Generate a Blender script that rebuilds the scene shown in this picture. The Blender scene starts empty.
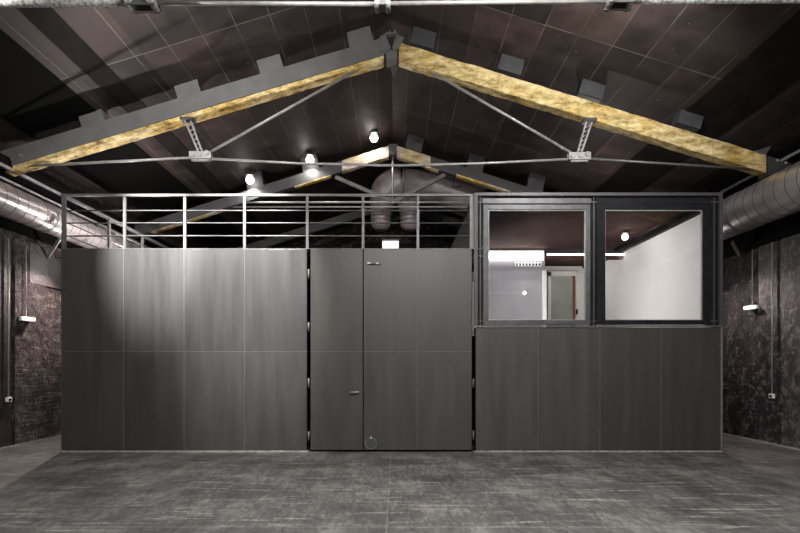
import bpy, bmesh, math, random
from mathutils import Vector, Matrix
random.seed(7)
C = bpy.context.scene.collection
PI = math.pi

# ------------------------------------------------------------------ camera, world, exposure
F = 533.33          # focal length in pixels (24 mm lens, 800 px wide)
VX, VY, EYE = 396.0, 365.0, 1.74
cam_data = bpy.data.cameras.new('camera'); cam_data.lens = 24; cam_data.sensor_width = 36
cam_data.shift_x = 0.005; cam_data.shift_y = 0.1231; cam_data.clip_end = 200
cam = bpy.data.objects.new('camera', cam_data); C.objects.link(cam)
cam.location = (0, 0, EYE); cam.rotation_euler = (PI/2, 0, 0)
bpy.context.scene.camera = cam
w = bpy.data.worlds.new('world'); bpy.context.scene.world = w; w.use_nodes = True
w.node_tree.nodes['Background'].inputs[0].default_value = (0.02, 0.02, 0.022, 1)
w.node_tree.nodes['Background'].inputs[1].default_value = 0.3
vs = bpy.context.scene.view_settings
vs.view_transform = 'Standard'; vs.look = 'None'; vs.gamma = 1; vs.use_curve_mapping = False
vs.exposure = 0.0

def X(px, Y): return (px-VX)*Y/F
def Z(py, Y): return EYE+(VY-py)*Y/F

def light(name, kind, loc, power, color=(1, 0.95, 0.92), radius=0.1, rot=None, size=None, spot=None, parent=None, blend=.5):
    l = bpy.data.lights.new(name, kind); l.energy = power; l.color = color
    if kind in ('POINT', 'SPOT'): l.shadow_soft_size = radius
    if kind == 'AREA': l.shape = 'RECTANGLE'; l.size, l.size_y = size
    if kind == 'SPOT': l.spot_size = spot; l.spot_blend = blend
    o = bpy.data.objects.new(name, l); C.objects.link(o); o.location = loc
    if rot: o.rotation_euler = rot
    if parent:
        o.parent = parent; o.location = Vector(loc)-parent.location
    return o
def aim(o, tgt, base=None):
    d = Vector(tgt)-(Vector(base) if base else o.location)
    o.rotation_euler = d.to_track_quat('-Z', 'Y').to_euler()

# large soft fill light added above the frame to brighten the hall floor
a = light('hall_fill_light', 'AREA', (0.8, 4.2, 6.2), 720, (1, .985, .955), size=(4.0, .8)); aim(a, (0.8, 5.2, 0))

# ------------------------------------------------------------------ materials
def mat(name, col, rough=.5, metal=0., col2=None, scale=3., stretch=(1, 1, 1), detail=6., lo=.35, hi=.7, bump=0., bscale=20., bdist=.02,
        spec=.5, emit=None, estr=0., rvar=0.):
    m = bpy.data.materials.new(name); m.use_nodes = True
    nt = m.node_tree; N = nt.nodes; L = nt.links; b = N['Principled BSDF']
    b.inputs['Base Color'].default_value = (*col, 1); b.inputs['Roughness'].default_value = rough
    b.inputs['Metallic'].default_value = metal; b.inputs['Specular IOR Level'].default_value = spec
    tc = N.new('ShaderNodeTexCoord')
    if col2 or rvar:
        mp = N.new('ShaderNodeMapping'); mp.inputs['Scale'].default_value = stretch; L.new(tc.outputs['Object'], mp.inputs[0])
        nz = N.new('ShaderNodeTexNoise'); nz.inputs['Scale'].default_value = scale; nz.inputs['Detail'].default_value = detail
        nz.inputs['Roughness'].default_value = .65
        L.new(mp.outputs[0], nz.inputs[0])
        cr = N.new('ShaderNodeValToRGB'); cr.color_ramp.elements[0].position = lo; cr.color_ramp.elements[1].position = hi
        cr.color_ramp.elements[0].color = (*col, 1); cr.color_ramp.elements[1].color = (*(col2 or col), 1)
        L.new(nz.outputs[0], cr.inputs[0]); L.new(cr.outputs[0], b.inputs['Base Color'])
        if rvar:
            mr = N.new('ShaderNodeMapRange'); mr.inputs[1].default_value = .3; mr.inputs[2].default_value = .7
            mr.inputs[3].default_value = rough-rvar; mr.inputs[4].default_value = rough+rvar
            L.new(nz.outputs[0], mr.inputs[0]); L.new(mr.outputs[0], b.inputs['Roughness'])
    if bump:
        n2 = N.new('ShaderNodeTexNoise'); n2.inputs['Scale'].default_value = bscale; n2.inputs['Detail'].default_value = 8
        L.new(tc.outputs['Object'], n2.inputs[0])
        bp = N.new('ShaderNodeBump'); bp.inputs['Strength'].default_value = bump; bp.inputs['Distance'].default_value = bdist
        L.new(n2.outputs[0], bp.inputs['Height']); L.new(bp.outputs[0], b.inputs['Normal'])
    if emit:
        b.inputs['Emission Color'].default_value = (*emit, 1); b.inputs['Emission Strength'].default_value = estr
    return m

def mth(N, L, op, a, b_=None, c=None):
    n = N.new('ShaderNodeMath'); n.operation = op
    for i, v in enumerate((a, b_, c)):
        if v is None: continue
        if isinstance(v, (int, float)): n.inputs[i].default_value = v
        else: L.new(v, n.inputs[i])
    return n.outputs[0]

def ceiling_mat():
    m = mat('ceiling_board', (.024, .0185, .0175), .6, col2=(.078, .059, .054), scale=1.9, lo=.3, hi=.75, bump=.25, bscale=9, bdist=.01, rvar=.12, spec=.25)
    N = m.node_tree.nodes; L = m.node_tree.links; b = N['Principled BSDF']
    src = b.inputs['Base Color'].links[0].from_socket
    tc = N.new('ShaderNodeTexCoord'); sp = N.new('ShaderNodeSeparateXYZ'); L.new(tc.outputs['Object'], sp.inputs[0])
    def line(coord, period, off, wd):
        v = mth(N, L, 'ADD', coord, off); v = mth(N, L, 'DIVIDE', v, period); fl = mth(N, L, 'FRACT', v)
        v = mth(N, L, 'SUBTRACT', fl, .5); v = mth(N, L, 'ABSOLUTE', v); return mth(N, L, 'GREATER_THAN', v, .5-wd/period/2)
    ax = mth(N, L, 'ABSOLUTE', sp.outputs[0])
    s1 = line(ax, .625, -.38+10, .012)
    s2 = line(sp.outputs[1], 2.5, -9.93+20, .02)
    s = mth(N, L, 'MAXIMUM', s1, s2)
    # seam visibility breaks up with wear
    nz = N.new('ShaderNodeTexNoise'); nz.inputs['Scale'].default_value = 1.1; L.new(tc.outputs['Object'], nz.inputs[0])
    mr = N.new('ShaderNodeMapRange'); mr.inputs[1].default_value = .4; mr.inputs[2].default_value = .6; L.new(nz.outputs[0], mr.inputs[0])
    f = mth(N, L, 'MULTIPLY', s, mr.outputs[0]); f = mth(N, L, 'MULTIPLY_ADD', f, .5, mth(N, L, 'MULTIPLY', s, .2))
    # each board a slightly different black-brown
    bx_ = mth(N, L, 'FLOOR', mth(N, L, 'DIVIDE', mth(N, L, 'ADD', sp.outputs[0], 10-.38), .625*2))
    by_ = mth(N, L, 'FLOOR', mth(N, L, 'DIVIDE', mth(N, L, 'ADD', sp.outputs[1], 20-9.93), 2.5))
    cb = N.new('ShaderNodeCombineXYZ'); L.new(bx_, cb.inputs[0]); L.new(by_, cb.inputs[1])
    wn = N.new('ShaderNodeTexWhiteNoise'); wn.noise_dimensions = '2D'; L.new(cb.outputs[0], wn.inputs[0])
    tint = N.new('ShaderNodeMix'); tint.data_type = 'RGBA'; tint.blend_type = 'MULTIPLY'; tint.inputs[0].default_value = 1
    cr = N.new('ShaderNodeValToRGB'); cr.color_ramp.elements[0].color = (.42, .46, .48, 1); cr.color_ramp.elements[1].color = (1.2, 1.1, 1.06, 1)
    L.new(wn.outputs[0], cr.inputs[0]); L.new(src, tint.inputs[6]); L.new(cr.outputs[0], tint.inputs[7])
    mx = N.new('ShaderNodeMix'); mx.data_type = 'RGBA'; L.new(f, mx.inputs[0]); L.new(tint.outputs[2], mx.inputs[6])
    mx.inputs[7].default_value = (.22, .2, .19, 1)
    # splashes of pale paint
    n3 = N.new('ShaderNodeTexNoise'); n3.inputs['Scale'].default_value = 14; n3.inputs['Detail'].default_value = 2; L.new(tc.outputs['Object'], n3.inputs[0])
    g = mth(N, L, 'GREATER_THAN', n3.outputs[0], .775)
    mx2 = N.new('ShaderNodeMix'); mx2.data_type = 'RGBA'; L.new(g, mx2.inputs[0]); L.new(mx.outputs[2], mx2.inputs[6]); mx2.inputs[7].default_value = (.3, .28, .27, 1)
    L.new(mx2.outputs[2], b.inputs['Base Color'])
    return m

def floor_mat():
    m = bpy.data.materials.new('polished_concrete'); m.use_nodes = True
    N = m.node_tree.nodes; L = m.node_tree.links; b = N['Principled BSDF']
    tc = N.new('ShaderNodeTexCoord')
    def noise(scale, rot, st, det=8, ro=.6):
        mp = N.new('ShaderNodeMapping'); mp.inputs['Rotation'].default_value = (0, 0, rot); mp.inputs['Scale'].default_value = st
        L.new(tc.outputs['Object'], mp.inputs[0])
        n = N.new('ShaderNodeTexNoise'); n.inputs['Scale'].default_value = scale; n.inputs['Detail'].default_value = det; n.inputs['Roughness'].default_value = ro
        L.new(mp.outputs[0], n.inputs[0]); return n.outputs[0]
    big = noise(.9, .3, (1, 1, 1), 6)
    sw = noise(1.6, .45, (2.2, .55, 1), 14, .8)
    sc1 = noise(2.2, 1.1, (.4, 5, 1), 8, .65)
    sc2 = noise(2.2, -1.0, (.4, 5, 1), 8, .65)
    gr = noise(26, 0, (1, .5, 1), 6, .85); fk = noise(9, .5, (2.0, .6, 1), 10, .8)
    v = mth(N, L, 'MULTIPLY', big, .35); v = mth(N, L, 'MULTIPLY_ADD', sw, .40, mth(N, L, 'ADD', v, .025)); v = mth(N, L, 'MULTIPLY_ADD', gr, .1, v); v = mth(N, L, 'MULTIPLY_ADD', mth(N, L, 'SUBTRACT', fk, .5), .34, mth(N, L, 'ADD', v, .05))
    cr = N.new('ShaderNodeValToRGB'); e = cr.color_ramp.elements
    e[0].position = .39; e[0].color = (.026, .025, .024, 1); e[1].position = .62; e[1].color = (.235, .23, .215, 1)
    e.new(.5).color = (.085, .083, .078, 1)
    L.new(v, cr.inputs[0])
    def ridge(s, t0, t1):
        mr = N.new('ShaderNodeMapRange'); mr.inputs[1].default_value = t0; mr.inputs[2].default_value = t1; L.new(s, mr.inputs[0]); return mr.outputs[0]
    s = mth(N, L, 'MAXIMUM', ridge(sc1, .57, .66), ridge(sc2, .59, .68)); s = mth(N, L, 'MULTIPLY', mth(N, L, 'MULTIPLY', s, ridge(fk, .40, .52)), .95)
    mx = N.new('ShaderNodeMix'); mx.data_type = 'RGBA'; L.new(s, mx.inputs[0]); L.new(cr.outputs[0], mx.inputs[6]); mx.inputs[7].default_value = (.34, .33, .31, 1)
    sp = N.new('ShaderNodeSeparateXYZ'); L.new(tc.outputs['Object'], sp.inputs[0])
    def seam(c, period, off, wd):
        q = mth(N, L, 'FRACT', mth(N, L, 'DIVIDE', mth(N, L, 'ADD', c, off), period)); q = mth(N, L, 'ABSOLUTE', mth(N, L, 'SUBTRACT', q, .5))
        return mth(N, L, 'GREATER_THAN', q, .5-wd/period/2)
    q = mth(N, L, 'MAXIMUM', seam(sp.outputs[1], 5.3, -5.73+53, .022), seam(sp.outputs[0], 6.2, .1+62, .010))
    q = mth(N, L, 'MULTIPLY', q, ridge(gr, .34, .5)); q = mth(N, L, 'MULTIPLY', q, .5)
    m2 = N.new('ShaderNodeMix'); m2.data_type = 'RGBA'; L.new(q, m2.inputs[0]); L.new(mx.outputs[2], m2.inputs[6]); m2.inputs[7].default_value = (.3, .29, .27, 1)
    L.new(m2.outputs[2], b.inputs['Base Color'])
    mr = N.new('ShaderNodeMapRange'); mr.inputs[1].default_value = .35; mr.inputs[2].default_value = .65; mr.inputs[3].default_value = .6; mr.inputs[4].default_value = .4
    L.new(v, mr.inputs[0]); L.new(mr.outputs[0], b.inputs['Roughness'])
    bp = N.new('ShaderNodeBump'); bp.inputs['Strength'].default_value = .35; bp.inputs['Distance'].default_value = .006; L.new(v, bp.inputs['Height'])
    L.new(bp.outputs[0], b.inputs['Normal'])
    return m

def brick_mat(name, axis, col, col2, rough=.42, mortar_depth=.04, rubble=1.0, flake=.008, courses=1.0):
    """old brick painted black: courses below, rough render above, all glossy"""
    m = bpy.data.materials.new(name); m.use_nodes = True
    N = m.node_tree.nodes; L = m.node_tree.links; b = N['Principled BSDF']
    tc = N.new('ShaderNodeTexCoord'); sp = N.new('ShaderNodeSeparateXYZ'); L.new(tc.outputs['Object'], sp.inputs[0])
    cb = N.new('ShaderNodeCombineXYZ'); L.new(sp.outputs[1 if axis == 'x' else 0], cb.inputs[0]); L.new(sp.outputs[2], cb.inputs[1])
    nd = N.new('ShaderNodeTexNoise'); nd.inputs['Scale'].default_value = 3; nd.inputs['Detail'].default_value = 5; L.new(tc.outputs['Object'], nd.inputs[0])
    ad = N.new('ShaderNodeVectorMath'); ad.operation = 'SCALE'; L.new(nd.outputs['Color'], ad.inputs[0]); ad.inputs[3].default_value = .09
    ad2 = N.new('ShaderNodeVectorMath'); L.new(cb.outputs[0], ad2.inputs[0]); L.new(ad.outputs[0], ad2.inputs[1])
    br = N.new('ShaderNodeTexBrick'); br.inputs['Scale'].default_value = 1; br.inputs['Brick Width'].default_value = .28; br.inputs['Row Height'].default_value = .095
    br.inputs['Mortar Size'].default_value = .014; br.inputs['Mortar Smooth'].default_value = .6; L.new(ad2.outputs[0], br.inputs[0])
    n1 = N.new('ShaderNodeTexNoise'); n1.inputs['Scale'].default_value = 5; n1.inputs['Detail'].default_value = 10; n1.inputs['Roughness'].default_value = .7; L.new(tc.outputs['Object'], n1.inputs[0])
    n2 = N.new('ShaderNodeTexNoise'); n2.inputs['Scale'].default_value = .9; n2.inputs['Detail'].default_value = 3; L.new(tc.outputs['Object'], n2.inputs[0])
    # brick shows where the render has fallen off (mostly low down)
    hz = mth(N, L, 'MULTIPLY_ADD', sp.outputs[2], -.22, .75); hz = mth(N, L, 'ADD', hz, mth(N, L, 'MULTIPLY', n2.outputs[0], .9))
    mk = N.new('ShaderNodeMapRange'); mk.inputs[1].default_value = .72; mk.inputs[2].default_value = .86; mk.inputs[4].default_value = courses; L.new(hz, mk.inputs[0])
    inv = mth(N, L, 'SUBTRACT', 1., br.outputs['Fac'])
    h = mth(N, L, 'MULTIPLY', mth(N, L, 'MULTIPLY', inv, mk.outputs[0]), .9*rubble); h = mth(N, L, 'MULTIPLY_ADD', n1.outputs[0], 1.1*rubble, h)
    h = mth(N, L, 'SUBTRACT', h, mth(N, L, 'MULTIPLY', mk.outputs[0], .5*rubble))
    bp = N.new('ShaderNodeBump'); bp.inputs['Strength'].default_value = 1; bp.inputs['Distance'].default_value = mortar_depth*1.6; L.new(h, bp.inputs['Height'])
    L.new(bp.outputs[0], b.inputs['Normal'])
    cr = N.new('ShaderNodeValToRGB'); cr.color_ramp.elements[0].position = .4; cr.color_ramp.elements[1].position = .68
    cr.color_ramp.elements[0].color = (*col, 1); cr.color_ramp.elements[1].color = (*col2, 1); L.new(n1.outputs[0], cr.inputs[0])
    # pale flakes and scuffs
    n4 = N.new('ShaderNodeTexNoise'); n4.inputs['Scale'].default_value = 4.5; n4.inputs['Detail'].default_value = 9; n4.inputs['Roughness'].default_value = .8
    n4.inputs['Distortion'].default_value = 1.2; L.new(tc.outputs['Object'], n4.inputs[0])
    d = mth(N, L, 'ABSOLUTE', mth(N, L, 'SUBTRACT', n4.outputs[0], .5)); fl = mth(N, L, 'LESS_THAN', d, flake); fl = mth(N, L, 'MULTIPLY', fl, mth(N, L, 'GREATER_THAN', n1.outputs[0], .52))
    mx = N.new('ShaderNodeMix'); mx.data_type = 'RGBA'; L.new(fl, mx.inputs[0]); L.new(cr.outputs[0], mx.inputs[6]); mx.inputs[7].default_value = (.42, .39, .37, 1)
    L.new(mx.outputs[2], b.inputs['Base Color']); b.inputs['Roughness'].default_value = rough
    return m

def wood_mat(name, c1, c2, c3, stain=(.05, .04, .02)):
    m = bpy.data.materials.new(name); m.use_nodes = True
    N = m.node_tree.nodes; L = m.node_tree.links; b = N['Principled BSDF']
    tc = N.new('ShaderNodeTexCoord')
    def noise(scale, st, det=8, ro=.65):
        mp = N.new('ShaderNodeMapping'); mp.inputs['Scale'].default_value = st; L.new(tc.outputs['Object'], mp.inputs[0])
        n = N.new('ShaderNodeTexNoise'); n.inputs['Scale'].default_value = scale; n.inputs['Detail'].default_value = det; n.inputs['Roughness'].default_value = ro
        L.new(mp.outputs[0], n.inputs[0]); return n.outputs[0]
    g = noise(2.2, (1, 3, 3)); f = noise(7, (1, 1, 1.8), 12, .8); big = noise(.8, (1, 1, 1), 3)
    v = mth(N, L, 'MULTIPLY_ADD', g, .5, mth(N, L, 'MULTIPLY', f, .5))
    cr = N.new('ShaderNodeValToRGB'); e = cr.color_ramp.elements
    e[0].position = .38; e[0].color = (*stain, 1); e[1].position = .66; e[1].color = (*c3, 1); e.new(.44).color = (*c1, 1); e.new(.54).color = (*c2, 1)
    L.new(v, cr.inputs[0])
    mr = N.new('ShaderNodeMapRange'); mr.inputs[1].default_value = .45; mr.inputs[2].default_value = .62; L.new(big, mr.inputs[0])
    mx = N.new('ShaderNodeMix'); mx.data_type = 'RGBA'; mx.blend_type = 'MULTIPLY'; L.new(mr.outputs[0], mx.inputs[0]); L.new(cr.outputs[0], mx.inputs[6]); mx.inputs[7].default_value = (.85, .72, .35, 1)
    L.new(mx.outputs[2], b.inputs['Base Color']); b.inputs['Roughness'].default_value = .7
    bp = N.new('ShaderNodeBump'); bp.inputs['Strength'].default_value = .6; bp.inputs['Distance'].default_value = .02; L.new(v, bp.inputs['Height']); L.new(bp.outputs[0], b.inputs['Normal'])
    return m

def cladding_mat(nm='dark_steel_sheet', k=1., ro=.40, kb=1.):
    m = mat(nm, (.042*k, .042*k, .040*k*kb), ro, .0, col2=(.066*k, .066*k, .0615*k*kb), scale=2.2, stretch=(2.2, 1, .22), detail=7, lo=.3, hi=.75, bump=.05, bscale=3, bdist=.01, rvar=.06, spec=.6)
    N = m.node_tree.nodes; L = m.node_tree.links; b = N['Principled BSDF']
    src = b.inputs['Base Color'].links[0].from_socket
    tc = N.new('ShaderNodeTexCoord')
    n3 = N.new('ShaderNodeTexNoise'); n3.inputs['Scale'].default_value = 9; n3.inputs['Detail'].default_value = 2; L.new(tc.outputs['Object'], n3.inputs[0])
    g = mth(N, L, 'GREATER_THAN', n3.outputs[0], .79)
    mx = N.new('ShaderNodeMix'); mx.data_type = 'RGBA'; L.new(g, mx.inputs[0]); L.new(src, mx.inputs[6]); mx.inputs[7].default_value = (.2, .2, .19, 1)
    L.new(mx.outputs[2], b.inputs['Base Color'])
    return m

def glass_mat():
    m = bpy.data.materials.new('window_glass'); m.use_nodes = True
    N = m.node_tree.nodes; L = m.node_tree.links; N.remove(N['Principled BSDF'])
    out = N['Material Output']; t = N.new('ShaderNodeBsdfTransparent'); g = N.new('ShaderNodeBsdfGlossy'); g.inputs['Roughness'].default_value = .0
    fr = N.new('ShaderNodeFresnel'); fr.inputs[0].default_value = 1.6; mx = N.new('ShaderNodeMixShader')
    L.new(fr.outputs[0], mx.inputs[0]); L.new(t.outputs[0], mx.inputs[1]); L.new(g.outputs[0], mx.inputs[2]); L.new(mx.outputs[0], out.inputs[0])
    t.inputs[0].default_value = (.95, .95, .95, 1)
    return m

M = dict(
    floor=floor_mat(), ceil=ceiling_mat(),
    wallL=brick_mat('painted_brick', 'x', (.022, .016, .015), (.060, .044, .041), rough=.34, mortar_depth=.10),
    wallR=brick_mat('painted_rubble', 'x', (.007, .006, .007), (.014, .012, .013), rough=.36, mortar_depth=.07, flake=.008, courses=.25),
    wallY=brick_mat('painted_gable', 'y', (.012, .011, .011), (.03, .026, .026), rough=.6, mortar_depth=.01),
    plasterL=mat('painted_render', (.014, .012, .012), .6, col2=(.04, .034, .033), scale=4, bump=.9, bscale=7, bdist=.03),
    plasterR=brick_mat('scuffed_render', 'x', (.024, .021, .024), (.06, .055, .06), rubble=.5, flake=.008, courses=0.),
    plasterR2=brick_mat('grey_render', 'x', (.045, .04, .044), (.11, .10, .105), rubble=.5, flake=.008, courses=0.),
    black=mat('matt_black', (.004, .004, .004), .9, bump=.1, spec=.08),
    clad=cladding_mat(), clad_shade=cladding_mat('shaded_steel_sheet', .74, .5, 1.07), clad2=cladding_mat('satin_steel_sheet', 1.0, .33, 1.07), clad3=cladding_mat('olive_steel_sheet', .86, .45, .94),  # darkest sheet has the dimmer light on outer panels put into its colour
    steel=mat('grey_painted_steel', (.115, .115, .118), .5, .0, col2=(.15, .15, .152), scale=2.5, bump=.12, bscale=14, bdist=.005, rvar=.08),
    steeld=mat('dark_painted_steel', (.045, .045, .048), .45, .0, col2=(.065, .065, .067), scale=3, bump=.1, bscale=14, bdist=.005),
    rod=mat('galvanised_rod', (.30, .29, .285), .4, .35, col2=(.45, .44, .43), scale=9, bump=.3, bscale=40, bdist=.004),
    rodr=mat('rough_rod', (.16, .155, .15), .5, .3, col2=(.5, .49, .48), scale=22, lo=.4, hi=.6, bump=.9, bscale=50, bdist=.01),
    rail=mat('rail_steel', (.10, .10, .10), .45, .3, col2=(.16, .16, .158), scale=4, bump=.05),
    rodd=mat('dull_rod', (.10, .10, .10), .45, .3, col2=(.16, .16, .16), scale=9),
    duct=mat('galvanised_duct', (.55, .50, .49), .32, .6, col2=(.74, .68, .67), scale=1.6, stretch=(1, 1, 3), bump=.25, bscale=5, bdist=.01, rvar=.08),
    ductd=mat('dull_duct', (.22, .19, .19), .45, .2, col2=(.36, .31, .31), scale=2, bump=.15, bscale=5),
    ring=mat('duct_seam_metal', (.13, .12, .118), .45, .6, bump=.1),
    woodL=wood_mat('aged_pine', (.34, .23, .08), (.82, .66, .33), (.97, .90, .70), stain=(.07, .05, .02)),
    woodR=wood_mat('weathered_pine', (.33, .23, .075), (.70, .56, .27), (.95, .90, .72), stain=(.10, .085, .035)),
    woodP=wood_mat('pale_pine', (.35, .28, .2), (.6, .52, .42), (.8, .74, .64), stain=(.12, .1, .07)),
    frame=mat('window_frame_metal', (.075, .075, .08), .4, .3, bump=.04, bscale=6, col2=(.12, .12, .125), scale=5, spec=.3),
    framed=mat('dark_shaded_window_metal', (.010, .010, .012), .5, .0, col2=(.02, .02, .023), scale=5, spec=.1),
    glass=glass_mat(),
    white=mat('white_paint', (.78, .76, .73), .6, col2=(.82, .80, .77), scale=2, bump=.05),
    plastic=mat('white_plastic', (.8, .8, .78), .35, bump=.02),
    lampw=mat('lamp_diffuser', (.9, .9, .9), .4, emit=(1, .98, .97), estr=1.1),
    bulb=mat('lamp_bulb', (1, 1, 1), .4, emit=(1, .97, .94), estr=14),
    led=mat('led_strip', (1, 1, 1), .4, emit=(1, .98, .95), estr=5),
    inceil=mat('brown_ceiling', (.040, .022, .019), .85, col2=(.062, .037, .032), scale=2, bump=.1, bscale=6, spec=.03),
    inwall=mat('grey_lacquer', (.26, .25, .27), .22, col2=(.30, .29, .31), scale=2, stretch=(1, 1, .3), bump=.02, bscale=3),
    indoor=mat('sage_door', (.30, .31, .27), .4, col2=(.36, .37, .33), scale=3, bump=.03),
    red=mat('red_edge', (.22, .06, .04), .5, bump=.05),
    dust=mat('pale_sealant', (.42, .41, .39), .7, col2=(.15, .15, .14), scale=7, bump=.3),
)

# ------------------------------------------------------------------ mesh helpers
class MB:
    def __init__(s): s.bm = bmesh.new()
    def box(s, x0, x1, y0, y1, z0, z1, bev=0):
        r = bmesh.ops.create_cube(s.bm, size=1)
        bmesh.ops.scale(s.bm, vec=(x1-x0, y1-y0, z1-z0), verts=r['verts'])
        bmesh.ops.translate(s.bm, vec=((x0+x1)/2, (y0+y1)/2, (z0+z1)/2), verts=r['verts'])
        if bev:
            ed = {e for v in r['verts'] for e in v.link_edges}
            bmesh.ops.bevel(s.bm, geom=list(ed), offset=bev, segments=2, affect='EDGES', profile=.5)
        return s
    def prism(s, poly, y0, y1):
        """poly in (x,z), extruded along y"""
        a = [s.bm.verts.new((p[0], y0, p[1])) for p in poly]; b = [s.bm.verts.new((p[0], y1, p[1])) for p in poly]
        n = len(poly); s.bm.faces.new(a); s.bm.faces.new(b[::-1])
        for i in range(n): s.bm.faces.new((a[i], b[i], b[(i+1) % n], a[(i+1) % n]))
        return s
    def tube(s, pts, r, seg=12, cap=True):
        pts = [Vector(p) for p in pts]; rr = r if isinstance(r, (list, tuple)) else [r]*len(pts)
        rings = []; up = None
        for i, p in enumerate(pts):
            d = (pts[min(i+1, len(pts)-1)]-pts[max(i-1, 0)]).normalized()
            if up is None:
                up = Vector((0, 0, 1)) if abs(d.z) < .9 else Vector((1, 0, 0))
            u = d.cross(up).normalized(); v = u.cross(d).normalized(); up = v
            rings.append([s.bm.verts.new(p+rr[i]*(math.cos(2*PI*k/seg)*u+math.sin(2*PI*k/seg)*v)) for k in range(seg)])
        for a, b in zip(rings, rings[1:]):
            for k in range(seg): s.bm.faces.new((a[k], a[(k+1) % seg], b[(k+1) % seg], b[k])).smooth = True
        if cap: s.bm.faces.new(rings[0][::-1]); s.bm.faces.new(rings[-1])
        return s
    def bar(s, p, q, wx, wy):
        """rectangular bar between p and q"""
        p = Vector(p); q = Vector(q); d = (q-p).normalized()
        up = Vector((0, 1, 0)) if abs(d.y) < .9 else Vector((0, 0, 1))
        u = d.cross(up).normalized()*wx/2; v = u.cross(d).normalized()*wy/2
        a = [s.bm.verts.new(p+i*u+j*v) for i, j in ((-1, -1), (1, -1), (1, 1), (-1, 1))]
        b = [s.bm.verts.new(q+i*u+j*v) for i, j in ((-1, -1), (1, -1), (1, 1), (-1, 1))]
        s.bm.faces.new(a); s.bm.faces.new(b[::-1])
        for i in range(4): s.bm.faces.new((a[i], b[i], b[(i+1) % 4], a[(i+1) % 4]))
        return s
    def sphere(s, c, r, sc=(1, 1, 1)):
        q = bmesh.ops.create_uvsphere(s.bm, u_segments=20, v_segments=12, radius=r)
        bmesh.ops.scale(s.bm, vec=sc, verts=q['verts']); bmesh.ops.translate(s.bm, vec=c, verts=q['verts'])
        for v in q['verts']:
            for f in v.link_faces: f.smooth = True
        return s
    def build(s, name, m, parent=None, origin=None):
        bmesh.ops.recalc_face_normals(s.bm, faces=s.bm.faces[:])
        off = parent_world(parent) if parent else Vector(origin or (0, 0, 0))
        bmesh.ops.translate(s.bm, vec=-off, verts=s.bm.verts[:])
        me = bpy.data.meshes.new(name); s.bm.to_mesh(me); s.bm.free(); me.materials.append(m)
        o = bpy.data.objects.new(name, me); C.objects.link(o)
        if parent: o.parent = parent
        else: o.location = off
        return o
def parent_world(p):
    v = Vector((0, 0, 0))
    while p: v += p.location; p = p.parent
    return v
def thing(name, loc, label, cat, group=None):
    o = bpy.data.objects.new(name, None); o.empty_display_size = .2; C.objects.link(o); o.location = loc
    return tag(o, label, cat, group)
def tag(o, label, cat, group=None):
    o['label'] = label; o['category'] = cat
    if group: o['group'] = group
    return o
def struct(o, label=None, cat=None):
    o['kind'] = 'structure'
    if label: o['label'] = label; o['category'] = cat
    return o
def jitter(o, amp, seed=0):
    r = random.Random(seed)
    for v in o.data.vertices: v.co += Vector((0, r.uniform(-amp, amp)*.6, r.uniform(-amp, amp)))

# ------------------------------------------------------------------ shell
XL, XR, Y0, Y1 = -8.29, 8.29, -7.0, 25.0
RX = -0.1; RZ = 8.96; SL = .31       # ridge and roof slope
def ceilz(x): return RZ-SL*abs(x-RX)
D = F/50.0                            # clad front plane, 50 px per metre
struct(MB().box(XL-.3, XR+.3, Y0, Y1, -.2, 0).build('floor', M['floor']), 'dark scuffed polished concrete floor', 'floor')
m = MB()
m.prism([(XL-.2, ceilz(XL-.2)), (RX, RZ), (XR+.2, ceilz(XR+.2)), (XR+.2, ceilz(XR+.2)+.15), (RX, RZ+.15), (XL-.2, ceilz(XL-.2)+.15)], Y0, Y1)
struct(m.build('ceiling', M['ceil'], origin=(RX, 0, 0)), 'black-brown boarded pitched ceiling with pale seams', 'ceiling')
M['darkstrip'] = mat('dark_strip', (.011, .009, .009), .8, col2=(.02, .016, .015), scale=2, bump=.2, spec=.1)
# blacked out roof-light strip on the left slope, and further dark strips
def strip(x0, x1):
    t = .02
    return MB().prism([(x0, ceilz(x0)), (x1, ceilz(x1)), (x1, ceilz(x1)-t), (x0, ceilz(x0)-t)], Y0+.05, Y1-.05)
struct(strip(-7.72, -6.25).build('trim_1', M['black']), 'black blanked roof light strip on left slope', 'roof strip')
struct(strip(6.05, 7.05).build('trim_2', M['darkstrip']), 'dark strip of painted shade on right slope', 'roof strip')  # shadow on the right slope, put in as a dark strip
struct(strip(-5.79, -5.38).build('trim_20', M['darkstrip']), 'narrow dark strip running up the left slope', 'roof strip')  # narrow strip, darker than the ceiling around it
struct(MB().box(XL-.3, XL, Y0, Y1, 0, ceilz(XL)+.1).build('wall_left', M['wallL']), 'black painted rough brick wall on the left', 'wall')
struct(MB().box(XR, XR+.3, Y0, Y1, 0, ceilz(XR)+.1).build('wall_right', M['wallR']), 'black painted flaking wall on the right', 'wall')
for nm, ya, yb in (('wall_back', Y1, Y1+.2), ('wall_front', Y0-.2, Y0)):
    m = MB(); m.prism([(XL, 0), (XR, 0), (XR, ceilz(XR)), (RX, RZ), (XL, ceilz(XL))], ya, yb)
    struct(m.build(nm, M['wallY']), 'black painted gable wall '+('at the far end' if nm == 'wall_back' else 'behind the viewer'), 'wall')
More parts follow.
